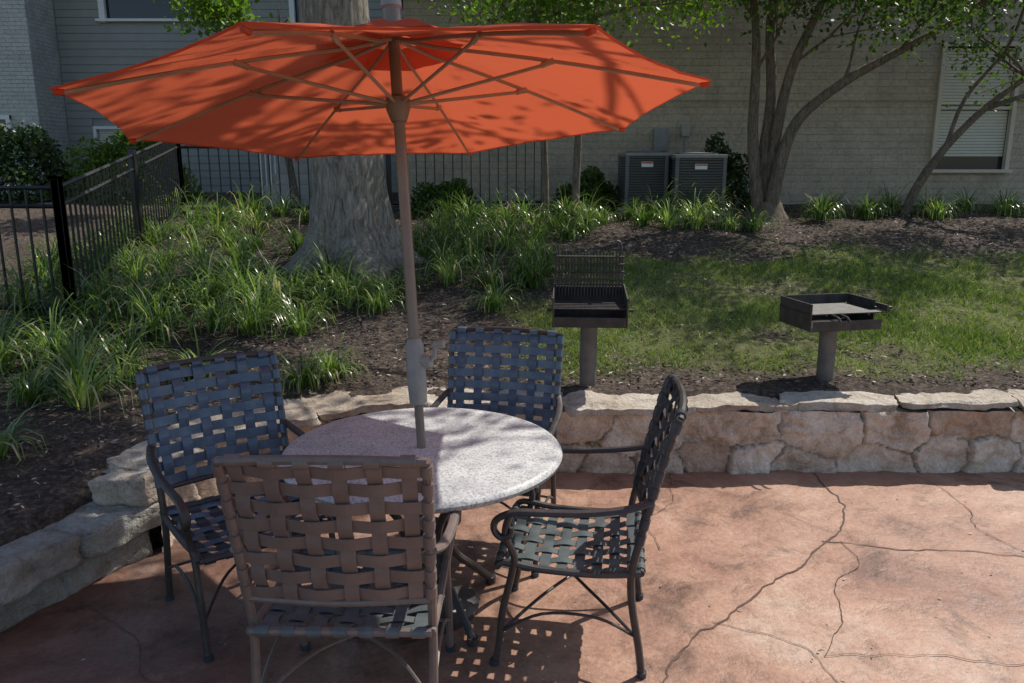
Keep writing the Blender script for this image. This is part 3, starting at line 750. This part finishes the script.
for t in tips:
    if t[2]<4.4: continue
    gx=t[0]-SX*(t[2]-.5); gy=t[1]-SY*(t[2]-.5)
    ux=t[0]-SX*(t[2]-2.1); uy=t[1]-SY*(t[2]-2.1)
    if gy>4.7:
        pr=.22 if gx>-.2 else .36
    else:
        pr=.10
        if gx<.25: pr=.5
        if gx<-.5: pr=1.0
    if math.hypot(ux+.45,uy-3.25)<1.3: pr=.04
    if random.random()<pr: cl.append(t)
leaves('foliage',cl,44,.62,.10,LEAF,oak)
random.seed(5)
t2=empty('crepe_myrtle_tree'); mb=MB(); tips=[]
stems=[[(3.30,10.6,1.05),(3.18,10.62,1.7),(3.10,10.6,2.3),(3.08,10.55,3.0),(3.02,10.5,3.6),(2.85,10.4,4.3)],
 [(3.40,10.6,1.05),(3.38,10.65,1.7),(3.44,10.6,2.5),(3.55,10.55,3.1),(3.78,10.5,3.7),(4.0,10.4,4.4)],
 [(3.38,10.55,1.1),(3.44,10.5,1.8),(3.62,10.45,2.4),(4.1,10.3,2.85),(4.7,10.2,3.2),(5.3,10.0,3.55)],
 [(3.35,10.65,1.1),(3.30,10.7,1.9),(3.36,10.75,2.7),(3.30,10.8,3.6),(3.35,10.7,4.4)]]
for n_,P in enumerate(stems):
    r=[.105,.085,.07,.06,.05,.035][:len(P)]; mb.tube(P,r,BARK2,10,4)
    e=Vector(P[-1]); d=(e-Vector(P[-2]))
    for k in range(3): limb(mb,e,d.normalized()+Vector((random.gauss(0,.5),random.gauss(0,.5),.1)),1.3,.03,2,tips,BARK2,.7,.1,4)
    for k in range(3,len(P)-1):
        limb(mb,Vector(P[k]),Vector((random.gauss(0,.8),random.gauss(-.3,.6),.45)),1.0,.022,2,tips,BARK2,.7,.05,4)
mb.lathe([(.36,-.1),(.27,.04),(.2,.14),(.16,.25)],BARK2,20,Matrix.Translation((3.37,10.6,1.13)))
mb.obj('stems',t2)
cl=[t for t in tips if t[2]>3.05 and random.random()<.55]
leaves('foliage',cl,34,.5,.08,LEAF,t2)
t3=empty('ornamental_tree'); mb=MB(); tips=[]
P=[(5.28,10.9,1.05),(5.42,10.9,1.5),(5.72,10.85,2.05),(6.15,10.8,2.55),(6.6,10.7,2.95),(7.2,10.6,3.4)]
mb.tube(P,[.07,.06,.052,.045,.036,.025],BARK2,9,4)
P2=[(6.15,10.8,2.55),(6.5,10.6,2.7),(7.0,10.4,2.8)]; mb.tube(P2,[.035,.028,.02],BARK2,8,4)
P3=[(5.75,10.85,2.1),(5.9,10.8,2.7),(6.3,10.7,3.3),(6.4,10.6,3.8)]; mb.tube(P3,[.03,.025,.02,.015],BARK2,8,4)
for p in(P[-1],P2[-1],P3[-1],P[-2]):
    for k in range(3): limb(mb,Vector(p),Vector((random.gauss(.1,.6),random.gauss(-.2,.6),.35)),1.0,.02,1,tips,BARK2,.7,.05,4)
mb.obj('stems',t3); leaves('foliage',[t for t in tips if t[2]>2.75 and random.random()<.7],34,.45,.07,LEAF,t3)
t4=empty('slim_tree'); mb=MB(); tips=[]
for P in([(.44,10.6,1.1),(.42,10.6,1.9),(.36,10.6,2.8),(.2,10.5,3.6)],[(.80,10.3,1.1),(.82,10.3,1.9),(.86,10.3,2.8),(1.0,10.2,3.6)]):
    mb.tube(P,[.055,.048,.04,.03],BARK2,9,4)
    for k in range(5): limb(mb,Vector(P[-1])-Vector((0,0,.3*(k%2))),Vector((random.gauss(0,.7),random.gauss(-.2,.6),.4)),1.1,.025,2,tips,BARK2,.7,.0,4)
mb.obj('stems',t4); leaves('foliage',[t for t in tips if t[2]>3.0 and random.random()<.7],24,.5,.075,LEAFY,t4)
t5=empty('young_tree'); mb=MB(); tips=[]
mb.tube([(-3.2,12.1,1.1),(-3.4,12.1,2.5),(-3.65,12.0,3.8)],[.06,.05,.03],BARK2,8,4)
for k in range(6): limb(mb,Vector((-3.66,12.0,3.3+.1*k)),Vector((random.gauss(0,.7),random.gauss(0,.5),.35)),.7,.02,1,tips,BARK2,.7,0,4)
mb.obj('stem',t5); leaves('foliage',[t for t in tips if t[2]>3.6 and t[0]<-3.3],22,.35,.09,LEAFY,t5)
bk=[]
for k in range(90):
    bk.append((random.uniform(-3,16),random.uniform(18.5,22),random.uniform(3,8)))
leaves('background_foliage',bk,90,1.8,.28,LEAF,None)

def shrub(name,c,r,n,size,mat=SHRUB):
    d=rng.normal(size=(n,3)); d/=np.linalg.norm(d,axis=1)[:,None]; d[:,2]=np.abs(d[:,2])*1.0
    rad=(.72+.3*rng.random(n)); 
    lump=1+.12*np.sin(d[:,0]*6+c[0])+.1*np.sin(d[:,1]*7+d[:,2]*5)
    P=d*(rad*lump)[:,None]*np.array([r[0],r[1],r[2]])+np.array(c)
    V,F=leafquads(P,size,.6); return npmesh(name,V,F,mat,np.repeat(rng.random(n),4))
shrub('hedge_shrub',(-6.15,13.3,1.15),(1.05,.6,1.30),10000,.07,LEAFY)
shrub('hedge_shrub',(-8.3,13.2,1.15),(1.15,.7,1.40),9000,.08)
shrub('boxwood_shrub',(3.02,11.75,1.15),(.42,.38,1.05),3000,.07)
shrub('boxwood_shrub',(1.12,11.6,1.10),(.48,.38,.66),3000,.07,LEAF)
shrub('boxwood_shrub',(-.9,11.0,1.1),(.5,.4,.55),2500,.07,LEAF)

# ------------------------------------------------------------ grasses
def clumpmesh(name,cl,mat):
    VV=[];FF=[];RR=[];o=0
    for (cx,cy,n,L0,sp) in cl:
        cz=hzf(cx,cy)-.01; cb=rng.random()*.45
        a=rng.random(n)*2*np.pi; l=L0*(.5+.7*rng.random(n)); lean=.25+.95*rng.random(n)**.7
        bx=cx+np.cos(a)*sp*rng.random(n)*.5; by=cy+np.sin(a)*sp*rng.random(n)*.5
        aa=a+rng.normal(size=n)*.6; dx,dy=np.cos(aa),np.sin(aa); w=.004+.0055*rng.random(n)
        S=6; ts=np.linspace(0,1,S)
        rn=np.clip(cb+rng.random(n)*.5,0,.93); rn[rng.random(n)<.08]=1
        x=bx.copy();y=by.copy();z=np.full(n,cz)
        ang=np.pi/2-lean*.45
        rows=[]
        for s in range(S):
            ww=w*(1-.85*ts[s]**2)
            rows.append(np.stack([np.stack([x-dy*ww,y+dx*ww,z],-1),np.stack([x+dy*ww,y-dx*ww,z],-1)],1))
            st=l/(S-1); x=x+dx*np.cos(ang)*st; y=y+dy*np.cos(ang)*st; z=np.maximum(z+np.sin(ang)*st,cz+.015)
            ang=ang-lean*(.45+.22*s)
        Vb=np.stack(rows,1).reshape(n,S*2,3); VV.append(Vb.reshape(-1,3)); RR.append(np.repeat(rn,S*2))
        base=(np.arange(n)*S*2)[:,None]+o
        for s in range(S-1):
            FF.append(np.concatenate([base+2*s,base+2*s+1,base+2*s+3,base+2*s+2],1))
        o+=n*S*2
    return npmesh(name,np.concatenate(VV),np.concatenate(FF),mat,np.concatenate(RR))
cl=[]
def scatter(n,x0,x1,y0,y1,L0,num,dmin=.2):
    k=0;t=0
    while k<n and t<n*30:
        t+=1; x=random.uniform(x0,x1);y=random.uniform(y0,y1)
        if y<wy(x)+.5: continue
        if (x-ox)**2+(y-oy)**2<.55: continue
        if any((x-c[0])**2+(y-c[1])**2<dmin*dmin for c in cl): continue
        cl.append((x,y,int(num*random.uniform(.6,1.3)),L0*random.uniform(.65,1.3),.16)); k+=1
random.seed(9)
scatter(54,-4.6,-2.0,5.9,10.8,.58,80,.28)
scatter(16,-3.9,-2.5,4.6,6.0,.58,90,.28)
scatter(15,-3.2,-1.5,5.9,7.2,.52,80,.28)
scatter(8,-2.0,-.9,6.5,7.4,.48,75)
scatter(27,-1.1,.35,7.2,10.4,.52,75,.3)
scatter(10,-.9,1.0,9.2,10.6,.50,85,.3)
scatter(11,.9,2.7,9.8,10.8,.52,110,.32)
for x,y in((-1.35,4.95),(-1.2,5.1),(-2.65,3.85),(-2.1,5.2),(.1,7.4),(-.15,6.6)): cl.append((x,y,80 if x!=-2.65 else 55,.40,.12))
for x,y in((2.95,9.8),(4.2,10.9),(4.45,11.2),(5.0,11.0),(5.3,11.3),(5.7,11.0),(6.3,11.2),(6.9,11.3),(4.0,10.4),(5.55,10.5),(7.4,11.0),(4.7,10.7),(6.6,10.8)): cl.append((x,y,110,random.uniform(.42,.66),.16))
clumpmesh('liriope_grass',cl,LIRI)
# lawn blades
n=300000
x=rng.uniform(-.9,8,n);y=rng.uniform(5.0,9.5,n); m=grassmask(x,y)
pn=np.clip(.5+.27*pn_(x*1.1+7,y*1.4),0,1)
k=(rng.random(n)<m**1.3*(.2+.8*pn)); x=x[k];y=y[k];pn=pn[k];n=len(x); z=hz(x,y)-.01
a=rng.random(n)*2*np.pi; h=.018+.035*rng.random(n)+.02*pn; w=.003+.003*rng.random(n)
dx,dy=np.cos(a),np.sin(a); lx=rng.normal(size=n)*.6*h; ly=rng.normal(size=n)*.6*h
V=np.stack([np.stack([x-dx*w,y-dy*w,z],-1),np.stack([x+dx*w,y+dy*w,z],-1),np.stack([x+lx,y+ly,z+h],-1)],1)
rn=np.clip(rng.random(n)*.65+.35*(1-pn),0,1); rn[rng.random(n)<.09]=1
npmesh('lawn_grass',V.reshape(-1,3),np.arange(3*n).reshape(-1,3),TURF,np.repeat(rn,3),k=3)
# mulch chips and leaf litter
n=80000
x=rng.uniform(-4.5,8,n);y=rng.uniform(2.2,12.2,n)
sl=(wy(x+.05)-wy(x-.05))/.1; w_=(y-wy(x))/np.sqrt(1+sl*sl)
k=(w_>.33)&(rng.random(n)>grassmask(x,y)*.8); x=x[k];y=y[k];n=len(x); z=hz(x,y)+.012+.012*rng.random(n)
V,F=leafquads(np.stack([x,y,z],-1),.045,.35); V=V.reshape(-1,4,3); V[:,:,2]=z[:,None]+(V[:,:,2]-z[:,None])*.35
rn=rng.random(n)**1.4*.9; rn[rng.random(n)<.07]=1
npmesh('mulch_chips',V.reshape(-1,3),F,CHIP,np.repeat(rn,4))
n=220; x=rng.uniform(-1.9,4,n); y=rng.uniform(1.8,4.6,n); k=y<wy(x)-.04; x=x[k];y=y[k];n=len(x)
V,F=leafquads(np.stack([x,y,np.full(n,.008)],-1),.020,.5); V=V.reshape(-1,4,3); V[:,:,2]=.008+np.abs(V[:,:,2]-.008)*.25
npmesh('fallen_leaves',V.reshape(-1,3),F,CHIP,np.repeat(.5+.5*rng.random(n),4))

# ------------------------------------------------------------ light, sky, camera
sv=Vector((SX,SY,1.0)).normalized()
sun=bpy.data.lights.new('sun','SUN'); sun.energy=5.0; sun.angle=math.radians(.5); sun.color=(1,.95,.87)
so=bpy.data.objects.new('sun',sun); col.objects.link(so); so.rotation_euler=sv.to_track_quat('Z','Y').to_euler(); so.location=(0,0,20)
w=bpy.data.worlds.new('World'); scene.world=w; w.use_nodes=True; nt=w.node_tree
sky=nt.nodes.new('ShaderNodeTexSky'); sky.sky_type='NISHITA'; sky.sun_disc=False
sky.sun_elevation=math.asin(sv.z); sky.sun_rotation=math.atan2(sv.x,sv.y)
bg=nt.nodes['Background']; bg.inputs[1].default_value=.15; nt.links.new(sky.outputs[0],bg.inputs[0])
cam=bpy.data.cameras.new('camera'); cam.sensor_width=36; cam.lens=36*796/1024; cam.clip_end=1000; cam.clip_start=.05
co=bpy.data.objects.new('camera',cam); col.objects.link(co); co.location=(0,0,1.85); co.rotation_euler=(math.radians(90-12.5),0,0)
scene.camera=co
scene.view_settings.view_transform='Standard'; scene.view_settings.look='None'; scene.view_settings.exposure=0
